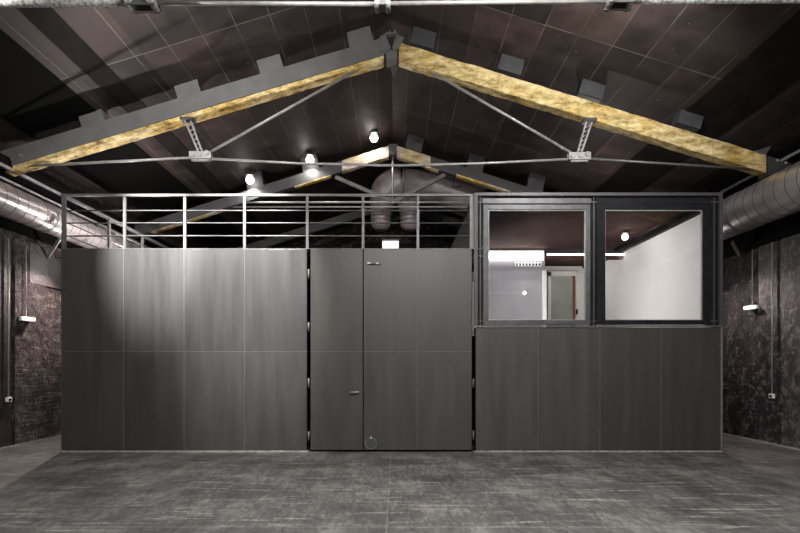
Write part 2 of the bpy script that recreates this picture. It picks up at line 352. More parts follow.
# pilasters: shallow rendered piers on the side walls
n = 3
for (sx, ya, yb, dp, z1, mm, lb) in ((-1, 9.0, 11.38, .06, 4.5, 'plasterL', 'pale scuffed rendered pier at left edge'),
                              (-1, 11.55, 12.55, .04, 4.5, 'wallL', 'rough brick pier beside the left lamp'),
                              (1, 8.5, 11.37, .07, 4.6, 'plasterR2', 'grey scuffed rendered pier at right edge'),
                              (1, 11.37, 12.12, .05, 4.6, 'plasterR', 'dark rendered pier behind right conduit')):
    w0 = XL if sx < 0 else XR
    xa, xb = sorted((w0-.001*sx, w0-dp*sx))
    struct(MB().box(xa, xb, ya, yb, 0, z1).build('trim_%d' % n, M[mm]), lb, 'pier'); n += 1
struct(MB().box(XL+.001, XL+.05, 12.0, 24.0, 3.6, 4.5).build('trim_%d' % n, M['plasterL']), 'band of render high on left wall', 'wall band'); n += 1
for sx, z0_, z1_, lb in ((-1, 4.62, 5.85, 'black band under the left eaves'), (1, 4.42, 6.0, 'black band under the right eaves')):  # flat black band along the top of each side wall
    w0 = XL if sx < 0 else XR
    xa, xb = sorted((w0-.001*sx, w0-.08*sx))
    struct(MB().box(xa, xb, 4, 24.9, z0_, z1_).build('trim_%d' % n, M['black']), lb, 'wall band'); n += 1
# pale sealant line at the foot of the right wall
struct(MB().box(XR-.10, XR-.071, 8.5, 14.5, 0, .035).build('trim_%d' % n, M['dust']), 'pale dusty sealant line along right wall foot', 'skirting'); n += 1
struct(MB().box(XL+.061, XL+.08, 8.5, 14.5, 0, .02).build('trim_%d' % n, M['dust']), 'pale dusty sealant line along left wall foot', 'skirting'); n += 1

# ------------------------------------------------------------------ the clad room in the middle
BXL, BXM, BXR = X(62, D), X(474, D), X(722, D)
ZT, ZW, ZB = Z(249, D), Z(327, D), Z(193, D)
BY = 18.5
room = thing('clad_room', ((BXL+BXR)/2, D, 0), 'long dark steel-clad room standing in the middle of the hall', 'clad room')
struct(room)
def panel(x0, x1, z0, z1, tx=0, tz=0, name='cladding_panel', y=D, parent=room, mm='clad'):
    g = .006; m = MB().box(x0+g, x1-g, y, y+.012, z0+g, z1-g, bev=.002)
    o = m.build(name, M[mm], parent)
    return o
# faces
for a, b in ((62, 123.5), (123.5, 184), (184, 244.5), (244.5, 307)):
    k = 'clad_shade' if a == 62 else 'clad2'
    panel(X(a, D), X(b, D), Z(351.5, D), ZT, mm=k); panel(X(a, D), X(b, D), .03, Z(351.5, D), mm='clad_shade' if a < 184 else 'clad')
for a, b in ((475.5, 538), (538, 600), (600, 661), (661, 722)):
    panel(X(a, D), X(b, D), .03, ZW, mm='clad_shade' if a > 590 else 'clad')
# shell behind the panels
m = MB()
xd0, xd1 = X(307.5, D), X(475, D)
m.box(BXL, xd0, D+.013, D+.10, 0, ZT-.002); m.box(BXL, BXL+.1, D+.10, BY, 0, ZT-.002); m.box(BXL+.1, BXM, BY-.1, BY, 0, ZT-.002)
m.build('wall_shell', M['black'], room)
m = MB(); m.box(xd1, BXR, D+.013, D+.10, 0, ZW-.02); m.box(BXR-.1, BXR, D+.10, BY, 0, ZB-.02); m.build('wall_shell', M['black'], room)
MB().box(BXL+.1, BXM-.12, D+.1, BY-.1, 3.88, 3.95).build('roof_deck', M['black'], room)
MB().box(BXL, BXM, D+.0, D+.10, ZT-.001, ZT+.012).build('top_flashing', M['rail'], room)
# bright thin seam fillets and base line
m = MB()
for px in (123.5, 184, 244.5): m.box(X(px, D)-.006, X(px, D)+.006, D-.002, D+.0125, .03, ZT)
for px in (538, 600, 661): m.box(X(px, D)-.006, X(px, D)+.006, D-.002, D+.0125, .03, ZW)
m.box(BXL, xd0, D-.001, D+.0125, Z(351.5, D)-.006, Z(351.5, D)+.006)
m.build('seam_strip', M['rodd'], room)
MB().box(BXL, xd0+.02, D-.012, D+.02, 0, .028).box(xd1-.02, BXR, D-.012, D+.02, 0, .028).build('base_strip', M['dust'], room)
MB().box(BXR-.03, BXR+.012, D-.006, D+.03, 0, ZW).build('corner_trim', M['steel'], room)
MB().box(BXL-.012, BXL+.01, D-.006, D+.03, 0, ZT).build('corner_trim', M['steeld'], room)
# left side of the raised part, boarded, seen above the deck
MB().box(BXM, BXM+.06, D+.14, BY, ZT-.3, ZB-.02).build('side_wall', M['clad'], room)
MB().box(BXM-.02, BXM+.06, D+.06, BY, 3.6, ZT-.3).build('side_wall', M['black'], room)
MB().box(BXM, BXR, D+.22, BY, ZB-.12, ZB-.02).build('roof_slab', M['black'], room)
# floor & interior of the upper room
IXL, IXR, IY0 = BXM+.06, 6.40, D+.26
MB().box(IXL, BXR-.1, D+.12, BY-.1, 2.2, 2.35).build('upper_floor', M['inceil'], room)
MB().box(IXL, BXR-.12, IY0, 17.9, 5.0, 5.05).build('inner_ceiling', M['inceil'], room)
MB().box(6.12, IXR, IY0+.01, 17.5, 4.91, 4.999).build('cornice', M['black'], room)
MB().box(IXR, BXR-.1, D+.15, 17.9, 2.35, 5.0).build('inner_white_wall', M['white'], room)
MB().box(IXL, X(545, 15.1), 15.1, 15.2, 2.35, 5.0).build('inner_grey_wall', M['inwall'], room)
MB().box(X(546, 15.15)+.02, IXR, 17.6, 17.7, 2.35, 5.0).build('inner_back_wall', M['white'], room)
MB().box(X(543, 15.0), X(546.5, 15.0), 15.0, 15.22, 2.35, Z(271, 15.1)).build('inner_post', M['white'], room)
MB().box(X(546.5, 15.1), IXR, 15.0, 15.12, 4.72, 4.80).build('inner_lintel', M['inceil'], room)

# inner door seen through the window
YD = 17.45
d = thing('door_3', (X(562, YD), YD, 2.35), 'pale sage inner door seen through the left window', 'door'); struct(d)
MB().box(X(551, YD), X(573, YD), YD+.03, YD+.08, 2.35, Z(277, YD)).build('door_leaf', M['indoor'], d)
m = MB(); m.box(X(548, YD), X(551, YD), YD, YD+.1, 2.35, Z(272, YD)); m.box(X(548, YD), X(577, YD), YD, YD+.1, Z(276, YD), Z(271, YD)); m.build('door_frame', M['white'], d)
MB().box(X(573, YD), X(575, YD), YD-.01, YD+.1, 2.35, Z(276, YD)).build('door_edge', M['red'], d)
MB().box(X(577.5, YD), X(579, YD), YD+.1, YD+.149, Z(314, YD), Z(309, YD)).build('light_switch', M['black'], d)
MB().box(X(570.8, YD), X(572, YD), YD-.02, YD+.03, Z(308, YD), Z(304, YD)).build('door_handle', M['rod'], d)

# vent grille on the grey wall
gx0, gx1, gz0, gz1 = X(515, 15.1), X(541, 15.1), Z(266.5, 15.1), Z(259, 15.1)
v = thing('vent_grille', ((gx0+gx1)/2, 15.09, gz0), 'pale slotted air grille high on the inner grey wall', 'air grille')
MB().box(gx0, gx1, 15.075, 15.098, gz0, gz1).build('grille_plate', M['plastic'], v)
for i in range(8):
    for j in range(2):
        cx = gx0+(i+.5)*(gx1-gx0)/8; cz = gz0+(j+.5)*(gz1-gz0)/2
        MB().box(cx-.022, cx+.022, 15.068, 15.0745, cz-.035, cz+.035).build('slot', M['black'], v)
# led strips
l1 = thing('led_batten', (X(516, 15), 14.95, 4.83), 'bright led batten washing the inner grey wall', 'light strip')
MB().box(IXL+.1, X(543, 14.97), 14.93, 14.99, 4.68, 4.93).build('diffuser', M['led'], l1)
MB().box(IXL+.1, X(543, 14.97), 14.93, 14.99, 4.932, 4.998).build('housing', M['steel'], l1)
a = light('batten_light', 'AREA', ((IXL+X(543, 14.9))/2, 14.86, 4.86), 28, (1, .99, .98), size=(2.4, .1)); aim(a, ((IXL+X(543, 14.9))/2, 15.1, 4.5))
l2 = thing('led_batten', (X(566, 15), 14.95, 4.8), 'thin led line crossing above the inner sage door', 'light strip')
MB().box(X(547, 14.97), IXR-.02, 14.94, 14.975, 4.82, 4.86).build('diffuser', M['led'], l2)
MB().box(X(547, 14.97), IXR-.02, 14.94, 14.975, 4.862, 4.998).build('housing', M['steeld'], l2)
light('passage_light', 'POINT', (5.3, 16.2, 4.4), 22, (1, .98, .95), radius=.1)

def spot_lamp(loc, label, power, tgt, cone=2.9, off=None, bulb_r=.10, col=(1, .95, .92), stem=.25, group=None, kind='POINT'):
    loc = Vector(loc)
    t = thing('spot_lamp', loc, label, 'lamp', group)
    MB().sphere(loc, bulb_r).build('bulb', M['bulb'], t)
    MB().tube([loc+Vector((0, 0, bulb_r+.01)), loc+Vector((0, 0, bulb_r+.10))], [bulb_r*1.0, bulb_r*.45], 14).build('housing', M['steeld'], t)
    MB().tube([loc+Vector((0, 0, bulb_r+.10)), loc+Vector((0, 0, bulb_r+.10+stem))], .015, 8).build('stem', M['steeld'], t)
    t2 = light('lamp_light', 'SPOT' if kind == 'SPOT' else 'POINT', loc+(Vector(off) if off else Vector((0, 0, -bulb_r-.03))), power, col, radius=.04, spot=cone, parent=t)
    if kind == 'SPOT': t2.rotation_euler = (0, 0, 0)
    return t
il = spot_lamp((X(625, 13.0), 13.0, Z(237, 13.0)), 'bare glowing bulb near ceiling of the upper room by its white wall', 10, None, bulb_r=.075, stem=.02)
a = light('upper_room_fill', 'AREA', (3.0, 12.6, 2.5), 145, (1, .98, .96), size=(1.2, .8)); aim(a, (6.4, 14.0, 3.6))  # unseen fill added below the sill to brighten the inner white wall

# ------------------------------------------------------------------ windows of the raised part
def window(nm, gx0, gx1, gy0, gy1, fx0, fx1, fy0, fy1, label, mfr, cat='window'):
    t = thing(nm, ((X(fx0, D)+X(fx1, D))/2, D, Z(fy1, D)), label, cat); struct(t)
    x0, x1, z0, z1 = X(gx0, D), X(gx1, D), Z(gy1, D), Z(gy0, D); X0, X1, z00, z11 = X(fx0, D), X(fx1, D), Z(fy1, D), Z(fy0, D)
    m = MB()
    ya, yb = D+.03, D+.12
    m.box(X0, x0, ya, yb, z00, z11, bev=.006).box(x1, X1, ya, yb, z00, z11, bev=.006).box(x0, x1, ya, yb, z1, z11, bev=.006).box(x0, x1, ya, yb, z00, z0, bev=.006)
    m.build('window_frame', mfr, t)
    q = .014; m = MB()
    m.box(x0, x0+q, ya+.03, yb-.02, z0, z1).box(x1-q, x1, ya+.03, yb-.02, z0, z1).box(x0+q, x1-q, ya+.03, yb-.02, z1-q, z1).box(x0+q, x1-q, ya+.03, yb-.02, z0, z0+q)
    m.build('glazing_bead', M['rod'], t)
    MB().box(x0+q, x1-q, D+.075, D+.079, z0+q, z1-q).build('window_pane', M['glass'], t)
window('window_1', 489, 586.5, 209, 320, 483.5, 591, 204, 324.5, 'left square window lighting the raised room, grey frame', M['frame'])
window('window_2', 606, 704, 209, 320, 597.5, 710, 204, 324.5, 'right square window showing a white wall inside', M['framed'])  # same metal as the left frame, its shade put into the colour
fr = thing('window_surround', (X(598, D), D, ZW), 'dark steel channel frame holding both upper windows', 'steel frame'); struct(fr)
m = MB()   # outer flange
m.box(X(474, D), X(477.5, D), D-.03, D+.03, ZW, ZB); m.box(X(718.5, D), X(722, D), D-.03, D+.03, ZW, ZB); m.box(X(477.5, D), X(718.5, D), D-.03, D+.03, Z(196, D), ZB)
m.build('outer_flange', M['steeld'], fr)
MB().box(X(474, D), X(722, D), D-.04, D+.03, ZW, ZW+.025).build('sill', M['rail'], fr)
m = MB()   # dark web behind
m.box(X(477.5, D), X(483, D), D+.05, D+.2, ZW+.03, Z(196, D)); m.box(X(711, D), X(718.5, D), D+.05, D+.2, ZW+.03, Z(196, D)); m.box(X(591.5, D), X(597, D), D+.05, D+.2, ZW+.03, Z(196, D))
m.box(X(483, D), X(711, D), D+.05, D+.2, Z(203.5, D), Z(196, D)); m.box(X(483, D), X(711, D), D+.05, D+.2, ZW+.03, Z(325, D))
m.build('channel_web', M['framed'], fr)
m = MB()
for px in (480.5, 594.3, 715):
    m.box(X(px, D)-.012, X(px, D)+.012, D+.02, D+.049, ZW+.03, Z(197, D))
m.build('channel_lip', M['steeld'], fr)
m = MB()
for a, b in ((478, 483), (591.5, 597), (711, 718)):
    for py in ((249, 256, 202, 321) if a == 478 else (202, 321)):
        m.box(X(a, D), X(b, D), D, D+.02, Z(py, D)-.008, Z(py, D)+.008)
m.build('clip', M['rail'], fr)
MB().box(X(483, D), X(592, D), D+.03, D+.049, Z(202.8, D), Z(197.8, D)).build('head_plate', M['frame'], fr)

# ------------------------------------------------------------------ doors
def hinge(d, px, py, w=.035):
    MB().tube([(X(px, D), D-.008, Z(py, D)-.09), (X(px, D), D-.008, Z(py, D)+.09)], w/2, 10).build('hinge', M['steel'], d)
d1 = thing('door_1', (X(336, D), D, 0), 'narrow left door leaf with a lever handle in the dark cladding', 'door'); struct(d1)
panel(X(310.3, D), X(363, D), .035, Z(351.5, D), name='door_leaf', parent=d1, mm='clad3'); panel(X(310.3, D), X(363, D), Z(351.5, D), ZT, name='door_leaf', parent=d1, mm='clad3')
for py in (274, 327, 383, 436): hinge(d1, 308.7, py)
hx, hz = X(358.5, D), Z(392, D)
h = MB().tube([(hx, D-.001, hz), (hx, D-.05, hz), (hx-.01, D-.06, hz), (hx-.16, D-.06, hz-.005)], .013, 10).build('door_handle', M['rod'], d1)
MB().tube([(hx, D-.002, hz), (hx, D-.012, hz)], .03, 16).build('rose', M['steeld'], h)
d2 = thing('door_2', (X(418, D), D, 0), 'wide right door leaf with a bolt at top in the dark cladding', 'door'); struct(d2)
for a, b in ((363.4, 417), (417, 472)):
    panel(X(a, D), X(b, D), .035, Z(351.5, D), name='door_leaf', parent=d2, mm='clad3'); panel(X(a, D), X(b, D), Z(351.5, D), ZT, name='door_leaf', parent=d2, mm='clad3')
for py in (277, 330, 383, 435): hinge(d2, 473.3, py)
MB().box(X(310.5, D), X(362.8, D), D-.001, D+.0125, Z(351.5, D)-.005, Z(351.5, D)+.005).build('seam_strip', M['rodd'], d1)
MB().box(X(363.6, D), X(472, D), D-.001, D+.0125, Z(351.5, D)-.005, Z(351.5, D)+.005).build('seam_strip', M['rodd'], d2)
MB().box(X(417, D)-.005, X(417, D)+.005, D-.001, D+.0125, .035, ZT).build('seam_strip', M['rodd'], d2)
bx = X(368, D)
b1 = MB().tube([(bx, D-.03, Z(264.3, D)), (bx+.26, D-.03, Z(264.3, D))], .012, 8).build('bolt', M['steeld'], d2)
MB().box(bx-.01, bx+.05, D-.045, D-.001, Z(264.3, D), Z(262.6, D)).box(bx+.17, bx+.21, D-.045, D-.001, Z(264.3, D), Z(263, D)).build('bolt_bracket', M['rod'], b1)
# ring pull near the foot of the wide leaf
m = MB(); c0 = (X(371, D), D-.02, Z(443.5, D))
m.tube([(c0[0]+.11*math.cos(t), c0[1], c0[2]+.11*math.sin(t)) for t in [2*PI*k/24 for k in range(25)]], .009, 8)
o = m.build('ring_pull', M['steel'], d2)
MB().tube([(c0[0], D-.001, c0[2]), (c0[0], D-.008, c0[2])], .125, 28).build('back_plate', M['steeld'], o)
MB().box(c0[0]-.02, c0[0]+.02, D-.03, D-.001, c0[2]+.09, c0[2]+.14, bev=.004).build('ring_plate', M['rod'], o)
struct(MB().box(X(309, D), X(473, D), D+.10, D+.13, 0, ZT-.01).build('trim_%d' % n, M['black']), 'dark reveal behind the doors', 'door reveal'); n += 1

# ------------------------------------------------------------------ railing on the deck
rl = thing('guard_railing', (BXL, D+.05, ZT), 'grey steel guard railing along the top of the clad room', 'railing')
ZR = Z(195.5, D+.05)
YR = D+.05
for px in (62.5, 123.5, 184, 244, 307, 363, 418, 472):
    w_ = .04 if px < 70 or px > 470 else .026
    MB().box(X(px, D)-w_, X(px, D)+w_, YR-.02, YR+.02, ZT+.013, ZR-.02).build('post', M['rail'], rl)
for yy in (12.37, 14.0, 15.7, 17.4):
    MB().box(BXL-.0, BXL+.05, yy-.03, yy+.03, ZT-.0, ZR-.02).build('post', M['rail'], rl)
MB().box(BXL-.05, BXM-.01, YR-.03, YR+.03, ZR-.019, ZR+.025).box(BXL-.05, BXL+.04, YR+.03, 18.3, ZR-.019, ZR+.025).build('top_rail', M['rail'], rl)
for py in (209.5, 222, 235):
    z = Z(py, D)
    MB().tube([(BXL, YR+.03, z), (BXM-.01, YR+.03, z)], .014, 8).build('rail', M['rail'], rl)
    MB().tube([(BXL+.06, YR+.03, z), (BXL+.06, 18.3, z)], .012, 8).build('rail', M['rail'], rl)

# ------------------------------------------------------------------ roof trusses
def rafter(s, Yf, ztop, slope, h, x0, x1, th, name, mm, parent, n_=28, amp=.0, seed=0, dz=0):
    """sloped beam; s=-1 left, x0,x1 are distances from the ridge; returns object"""
    m = MB()
    secs = []
    for i in range(n_+1):
        t = x0+(x1-x0)*i/n_; x = RX+s*t; zt = ztop-slope*t+dz
        secs.append([m.bm.verts.new(p) for p in ((x, Yf, zt), (x, Yf+th, zt), (x, Yf+th, zt-h), (x, Yf, zt-h))])
    for a, b in zip(secs, secs[1:]):
        for k in range(4): m.bm.faces.new((a[k], a[(k+1) % 4], b[(k+1) % 4], b[k]))
    m.bm.faces.new(secs[0]); m.bm.faces.new(secs[-1][::-1])
    o = m.build(name, mm, parent)
    if amp: jitter(o, amp, seed)
    return o
def rod(parent, pts, r=.022, name='tie_rod', mm=None): return MB().tube(pts, r, 10).build(name, mm or M['rod'], parent)
def blocks(parent, Yf, ds, ztop, slope, mm, th=.3):
    for s in (-1, 1):
        for t in ds[0 if s < 0 else 1]:
            x = RX+s*t; hw = .24; z0 = lambda q: ztop-slope*abs(q-RX)+.003; z1 = lambda q: ceilz(q)-.004
            m = MB(); m.prism([(x-hw, z0(x-hw)), (x+hw, z0(x+hw)), (x+hw+s*.09, z1(x+hw+s*.09)), (x-hw+s*.09, z1(x-hw+s*.09))], Yf+.02, Yf+th); m.build('support_block', mm if s < 0 else M['steeld'], parent)
def clevis(parent, c, sc=1.0):
    """fish-plate node with bolts"""
    x, y, z = c
    m = MB()
    for yy in (-.075, .05):
        m.box(x-.26*sc, x+.26*sc, y+yy, y+yy+.025, z-.09*sc, z+.09*sc, bev=.01)
    nd = m.build('node_plate', M['rod'], parent)
    for dx, dz_ in ((-.17, -.0), (0, .0), (.17, .03)):
        MB().tube([(x+dx*sc, y-.11, z+dz_), (x+dx*sc, y-.076, z+dz_)], .062*sc, 6).build('bolt', M['rod'], nd)
    MB().box(x-.2*sc, x+.2*sc, y-.04, y+.04, z-.12*sc, z-.095*sc).build('filler_plate', M['rod'], nd)

# --- middle truss just above the clad front
T1 = 11.1
tr = thing('roof_truss', (RX, T1, 5.9), 'roof truss directly above the clad front, bare yellow timber rafters', 'roof truss', 'roof trusses along the hall')
ZA = 8.57
rafter(-1, T1, ZA-.01, .297, .43, .16, 8.02, .26, 'rafter', M['woodL'], tr, 60, .008, 1)
rafter(-1, T1-.03, ZA, .297, .345, .14, 8.3, .028, 'steel_plate', M['steel'], tr)
rafter(-1, T1-.03, ZA+.02, .297, .02, .14, 8.1, .32, 'cap_plate', M['steel'], tr)
rafter(1, T1, ZA-.07, .306, .37, .16, 7.80, .24, 'rafter', M['woodR'], tr, 60, .010, 2)
rafter(1, T1-.02, ZA-.09, .306, .40, 7.83, 8.3, .3, 'steel_shoe', M['steeld'], tr)
MB().prism([(7.35, ZA-.09-.306*7.45), (7.78, ZA-.09-.306*7.88), (8.0, ZA+.26-.306*7.9)], T1+.26, T1+.30).build('fin', M['steel'], tr)
MB().prism([(-7.75, ZA+.02-.297*7.65), (-7.45, ZA+.02-.297*7.35), (-7.75, ZA+.18-.297*7.65)], T1+.30, T1+.33).build('fin', M['rod'], tr)
for q in ((-8.0, 6.0), (-7.78, 6.08), (7.9, 5.98), (8.08, 5.93)): MB().tube([(q[0], T1-.06, q[1]), (q[0], T1-.035, q[1])], .035, 6).build('bolt', M['rod'], tr)
blocks(tr, T1, ([.60, 2.48, 4.2, 6.2], [.62, 2.46, 4.15, 6.2]), ZA+.02, .30, M['steel'])
# ridge casting
m = MB(); y = T1-.06; c = RX
m.prism([(c-.2, ZA+.0), (c-.09, ZA+.07), (c+.12, ZA+.07), (c+.24, ZA-.03), (c+.2, ZA-.05), (c+.09, ZA-.01), (c+.0, ZA-.27), (c-.09, ZA+.02), (c-.16, ZA-.03)][:0] or
        [(c-.24, ZA-.04), (c-.1, ZA+.06), (c+.12, ZA+.06), (c+.12, ZA+.02), (c-.1, ZA+.02)], y, y+.1)
m.prism([(c-.24, ZA-.04), (c-.12, ZA+.02), (c-.01, ZA-.26), (c-.07, ZA-.34)], y, y+.1)
m.prism([(c+.12, ZA+.02), (c+.26, ZA-.05), (c+.1, ZA-.34), (c+.02, ZA-.26)], y, y+.1)
m.prism([(c-.24, ZA-.04), (c-.07, ZA-.34), (c-.22, ZA-.34)], y, y+.1)
m.box(c-.10, c+.12, y, y+.35, ZA-.48, ZA-.3, bev=.01)
rc = m.build('ridge_plate', M['steel'], tr)
MB().prism([(c-.02, ZA-.49), (c+.14, ZA-.49), (c+.06, ZA-.72)], y+.3, y+.34).build('hanger', M['steeld'], rc)
for q in (-.03, .07): MB().tube([(c+q, T1, ZA+.06), (c+q, T1, ZA+.16)], .012, 8).build('bolt', M['rod'], rc)
YN = T1+.05
NL = (X(201, YN), YN, Z(156, YN)); NR = (X(579, YN), YN, Z(157, YN))
clevis(tr, NL, .88); clevis(tr, NR, .88)
rod(tr, [(X(18, YN), YN, Z(166.5, YN)), (NL[0]-.1, YN, NL[2]-.03)], .026); rod(tr, [(NR[0]+.1, YN, NR[2]-.03), (X(764, YN), YN, Z(170, YN))], .026, mm=M['rodd'])
rod(tr, [(NL[0]+.1, YN, NL[2]-.05), (X(300, YN), YN, Z(163.5, YN)), (X(400, YN), YN, Z(165.5, YN)), (X(480, YN), YN, Z(163.5, YN)), (NR[0]-.1, YN, NR[2]-.04)], .026)
rod(tr, [(NL[0]+.1, YN, NL[2]+.03), (X(368, YN), YN+.05, Z(62.5, YN))], .028); rod(tr, [(NR[0]-.1, YN, NR[2]+.05), (X(422, YN), YN+.05, Z(65, YN))], .028)
for s, nd, px, py in ((-1, NL, 188, 120), (1, NR, 589, 121)):
    tp = (X(px, YN), YN, Z(py, YN)); m = MB()
    for dx in (-.05, .05):
        m.bar((nd[0]+dx*.8, YN, nd[2]+.06), (tp[0]+dx*1.2, YN, tp[2]-.02), .032, .05)
    for k in range(1, 7):
        f = k/7; px_ = nd[0]+(tp[0]-nd[0])*f; pz_ = nd[2]+.06+(tp[2]-nd[2]-.08)*f
        m.bar((px_-.05, YN, pz_-.03), (px_+.05, YN, pz_+.03), .016, .02)
    st = m.build('strut', M['rod'], tr)
    MB().box(tp[0]-.14, tp[0]+.14, YN-.1, YN+.1, tp[2]-.03, tp[2]+.03, bev=.008).build('strut_shoe', M['steeld'], st)

# --- far truss with collar tie
T2 = 16.3
t2 = thing('roof_truss', (RX, T2, 6.7), 'second truss, seen behind the railing, with king rod and collar tie', 'roof truss', 'roof trusses along the hall')
Z2 = Z(144.5, T2)
rafter(-1, T2, Z2, .315, .33, .12, 1.55, .22, 'rafter', M['woodP'], t2, 12, .008, 3)
rafter(-1, T2, Z2, .315, .33, 1.56, 8.1, .22, 'rafter', M['steeld'], t2)
rafter(-1, T2+.0, Z2-.335, .315, .02, 1.9, 3.0, .2, 'exposed_underside', M['woodL'], t2)
rafter(-1, T2+.0, Z2-.335, .315, .02, 5.2, 7.4, .2, 'exposed_underside', M['woodP'], t2)
rafter(1, T2, Z2, .315, .33, .12, 1.15, .22, 'rafter', M['woodP'], t2, 12, .008, 4)
rafter(1, T2, Z2, .315, .33, 1.16, 8.1, .22, 'rafter', M['steeld'], t2)
rafter(1, T2-.0, Z2-.335, .315, .03, 1.0, 1.4, .2, 'exposed_underside', M['woodL'], t2)
rafter(1, T2-.02, Z2-.29, .315, .06, 1.95, 2.75, .2, 'exposed_underside', M['woodL'], t2)
rafter(1, T2-.02, Z2-.29, .315, .06, 2.76, 3.6, .2, 'exposed_underside', M['woodP'], t2)
blocks(t2, T2, ([2.5, 4.2], [.62, 2.5, 4.35]), Z2, .315, M['steeld'])
MB().prism([(RX-.14, Z2+.0), (RX+.14, Z2+.0), (RX+.09, Z2-.33), (RX-.09, Z2-.33)], T2-.04, T2+.22).build('ridge_plate', M['steeld'], t2)
zc = Z(201.5, T2)
rod(t2, [(RX, T2+.1, Z2-.3), (RX, T2+.1, zc)], .03, 'king_rod')
for s, e in ((-1, (X(335, T2), Z(176, T2))), (1, (X(445, T2), Z(174, T2)))):
    m = MB(); m.bar((RX+.05*s, T2+.1, zc+.03), (e[0], T2+.1, e[1]), .11, .1); m.build('diagonal_brace', M['steel'], t2)
rod(t2, [(X(228, T2), T2+.08, zc), (X(555, T2), T2+.08, zc)], .03); rod(t2, [(X(222, T2), T2+.16, zc-.12), (X(560, T2), T2+.16, zc-.12)], .025)

# --- furthest truss
T3 = 21.0
t3 = thing('roof_truss', (RX, T3, 6.7), 'furthest dark truss near the far gable, behind the round duct', 'roof truss', 'roof trusses along the hall')
rafter(-1, T3, 8.3, .315, .33, .1, 8.1, .22, 'rafter', M['steeld'], t3); rafter(1, T3, 8.3, .315, .33, .1, 8.1, .22, 'rafter', M['steeld'], t3)
MB().box(RX-.12, RX+.12, T3-.03, T3+.2, 7.9, 8.35).build('ridge_plate', M['steeld'], t3)

# --- nearest truss: only its tie rod is in frame
T0 = 6.26
t0 = thing('roof_truss', (RX, T0, 5.9), 'nearest truss, only its thick tie rod showing along the top edge', 'roof truss', 'roof trusses along the hall')
rafter(-1, T0, 8.5, .3, .40, .16, 8.0, .26, 'rafter', M['woodL'], t0, 40, .008, 5); rafter(1, T0, 8.5, .3, .40, .16, 8.0, .26, 'rafter', M['woodR'], t0, 40, .008, 6)
blocks(t0, T0, ([.60, 2.48, 4.2, 6.2], [.62, 2.46, 4.15, 6.2]), 8.5, .30, M['steel'])
MB().box(RX-.15, RX+.15, T0-.03, T0+.28, 8.0, 8.55).build('ridge_plate', M['steel'], t0)
z0 = Z(3.0, T0)
rod(t0, [(-7.9, T0, Z(2, T0)), (X(130, T0), T0, Z(2.8, T0))], .05, mm=M['rodr'])
rod(t0, [(X(156, T0), T0, Z(3.2, T0)), (X(377, T0), T0, Z(4, T0))], .026); rod(t0, [(X(388, T0), T0, Z(3.4, T0)), (X(606, T0), T0, Z(1.4, T0))], .024)
rod(t0, [(X(634, T0), T0, Z(0.2, T0)), (7.9, T0, Z(-1.5, T0))], .042, mm=M['rodr'])
for px, py, hw in ((143, 3, .17), (620, 1, .16)):
    x, z = X(px, T0), Z(py, T0)
    nd = MB().box(x-hw, x+hw, T0-.09, T0-.06, z-.07, z+.07, bev=.01).box(x-hw, x+hw, T0+.05, T0+.08, z-.07, z+.07, bev=.01).build('node_plate', M['rodd'], t0)
    for dx in (-hw*.75, hw*.75): MB().tube([(x+dx, T0-.13, z-.02), (x+dx, T0+.11, z-.02)], .045, 8).build('bolt', M['rod'], nd)
x, z = X(382.5, T0), Z(4, T0)
nd = MB().box(x-.075, x+.075, T0-.07, T0+.07, z-.05, z+.09, bev=.01).build('turnbuckle', M['steel'], t0)
for q in (-.065, .065): MB().tube([(x+q, T0-.09, z-.03), (x+q, T0+.09, z-.03)], .03, 8).build('bolt', M['rod'], nd)
rod(t0, [(x, T0, z+.1), (x, T0, 8.0)], .02, 'king_rod')

# ------------------------------------------------------------------ spot lamps by the second truss
yl = T2-.22
for (px, py, lb, pw) in ((250, 180, 'lowest of the three star-bright bulbs by the second truss', 70), (310, 160, 'middle of the three star-bright bulbs by the second truss', 70),
                         (374, 138, 'highest of the three star-bright bulbs, nearest the ridge', 60)):
    x, z = X(px, yl), Z(py, yl)
    spot_lamp((x, yl, z), lb, pw, None, bulb_r=.12, stem=max(.02, ceilz(x)-z-.22), kind='SPOT', cone=2.95)

# ------------------------------------------------------------------ eaves beams, ducts, trays
def eaves(s, k, label):
    x1 = s*8.28; x0 = s*7.98; z0 = EYE+8.0*k
    t = thing('eaves_beam', (s*8.15, 4, z0), label, 'beam')
    xa, xb = sorted((x0, x1)); MB().box(xa, xb, 3.8, 24.9, z0+.03, z0+.22).build('beam', M['black'], t)
    xa, xb = sorted((x0, x0+s*.05)); MB().box(xa, xb, 3.8, 24.9, z0-.03, z0+.029).build('bottom_lip', M['rod'], t)
eaves(-1, .508, 'black eaves beam with pale lower lip above the left duct')
eaves(1, .530, 'black eaves beam with pale lower lip above the right duct')
def duct(s, xc, zc_, r, ya, yb, label, step=.3):
    t = thing('air_duct', (xc, ya, zc_-r), label, 'duct')
    MB().tube([(xc, ya+(yb-ya)*i/60, zc_) for i in range(61)], r, 40).build('duct_pipe', M['duct'], t)
    # spiral seams gathered into hoops
    m = MB(); k = ya+.1
    while k < yb:
        m.tube([(xc, k-.009, zc_), (xc, k-.004, zc_), (xc, k+.004, zc_), (xc, k+.009, zc_)], [r+.0005, r+.004, r+.004, r+.0005], 40, cap=False); k += step
    m.build('spiral_seam', M['ring'], t)
    for k in (8.5, 11.9, 15.2, 18.6):
        MB().tube([(xc, k-.05, zc_), (xc, k+.05, zc_)], r+.014, 40, cap=False).build('hoop', M['rod'], t)
    return t
duct(-1, -7.82, 5.03, .32, 3.9, 24.5, 'silver spiral air duct under the eaves along left wall')
duct(1, 7.72, 5.15, .44, 3.9, 24.5, 'wide silver spiral air duct under the eaves along right wall')
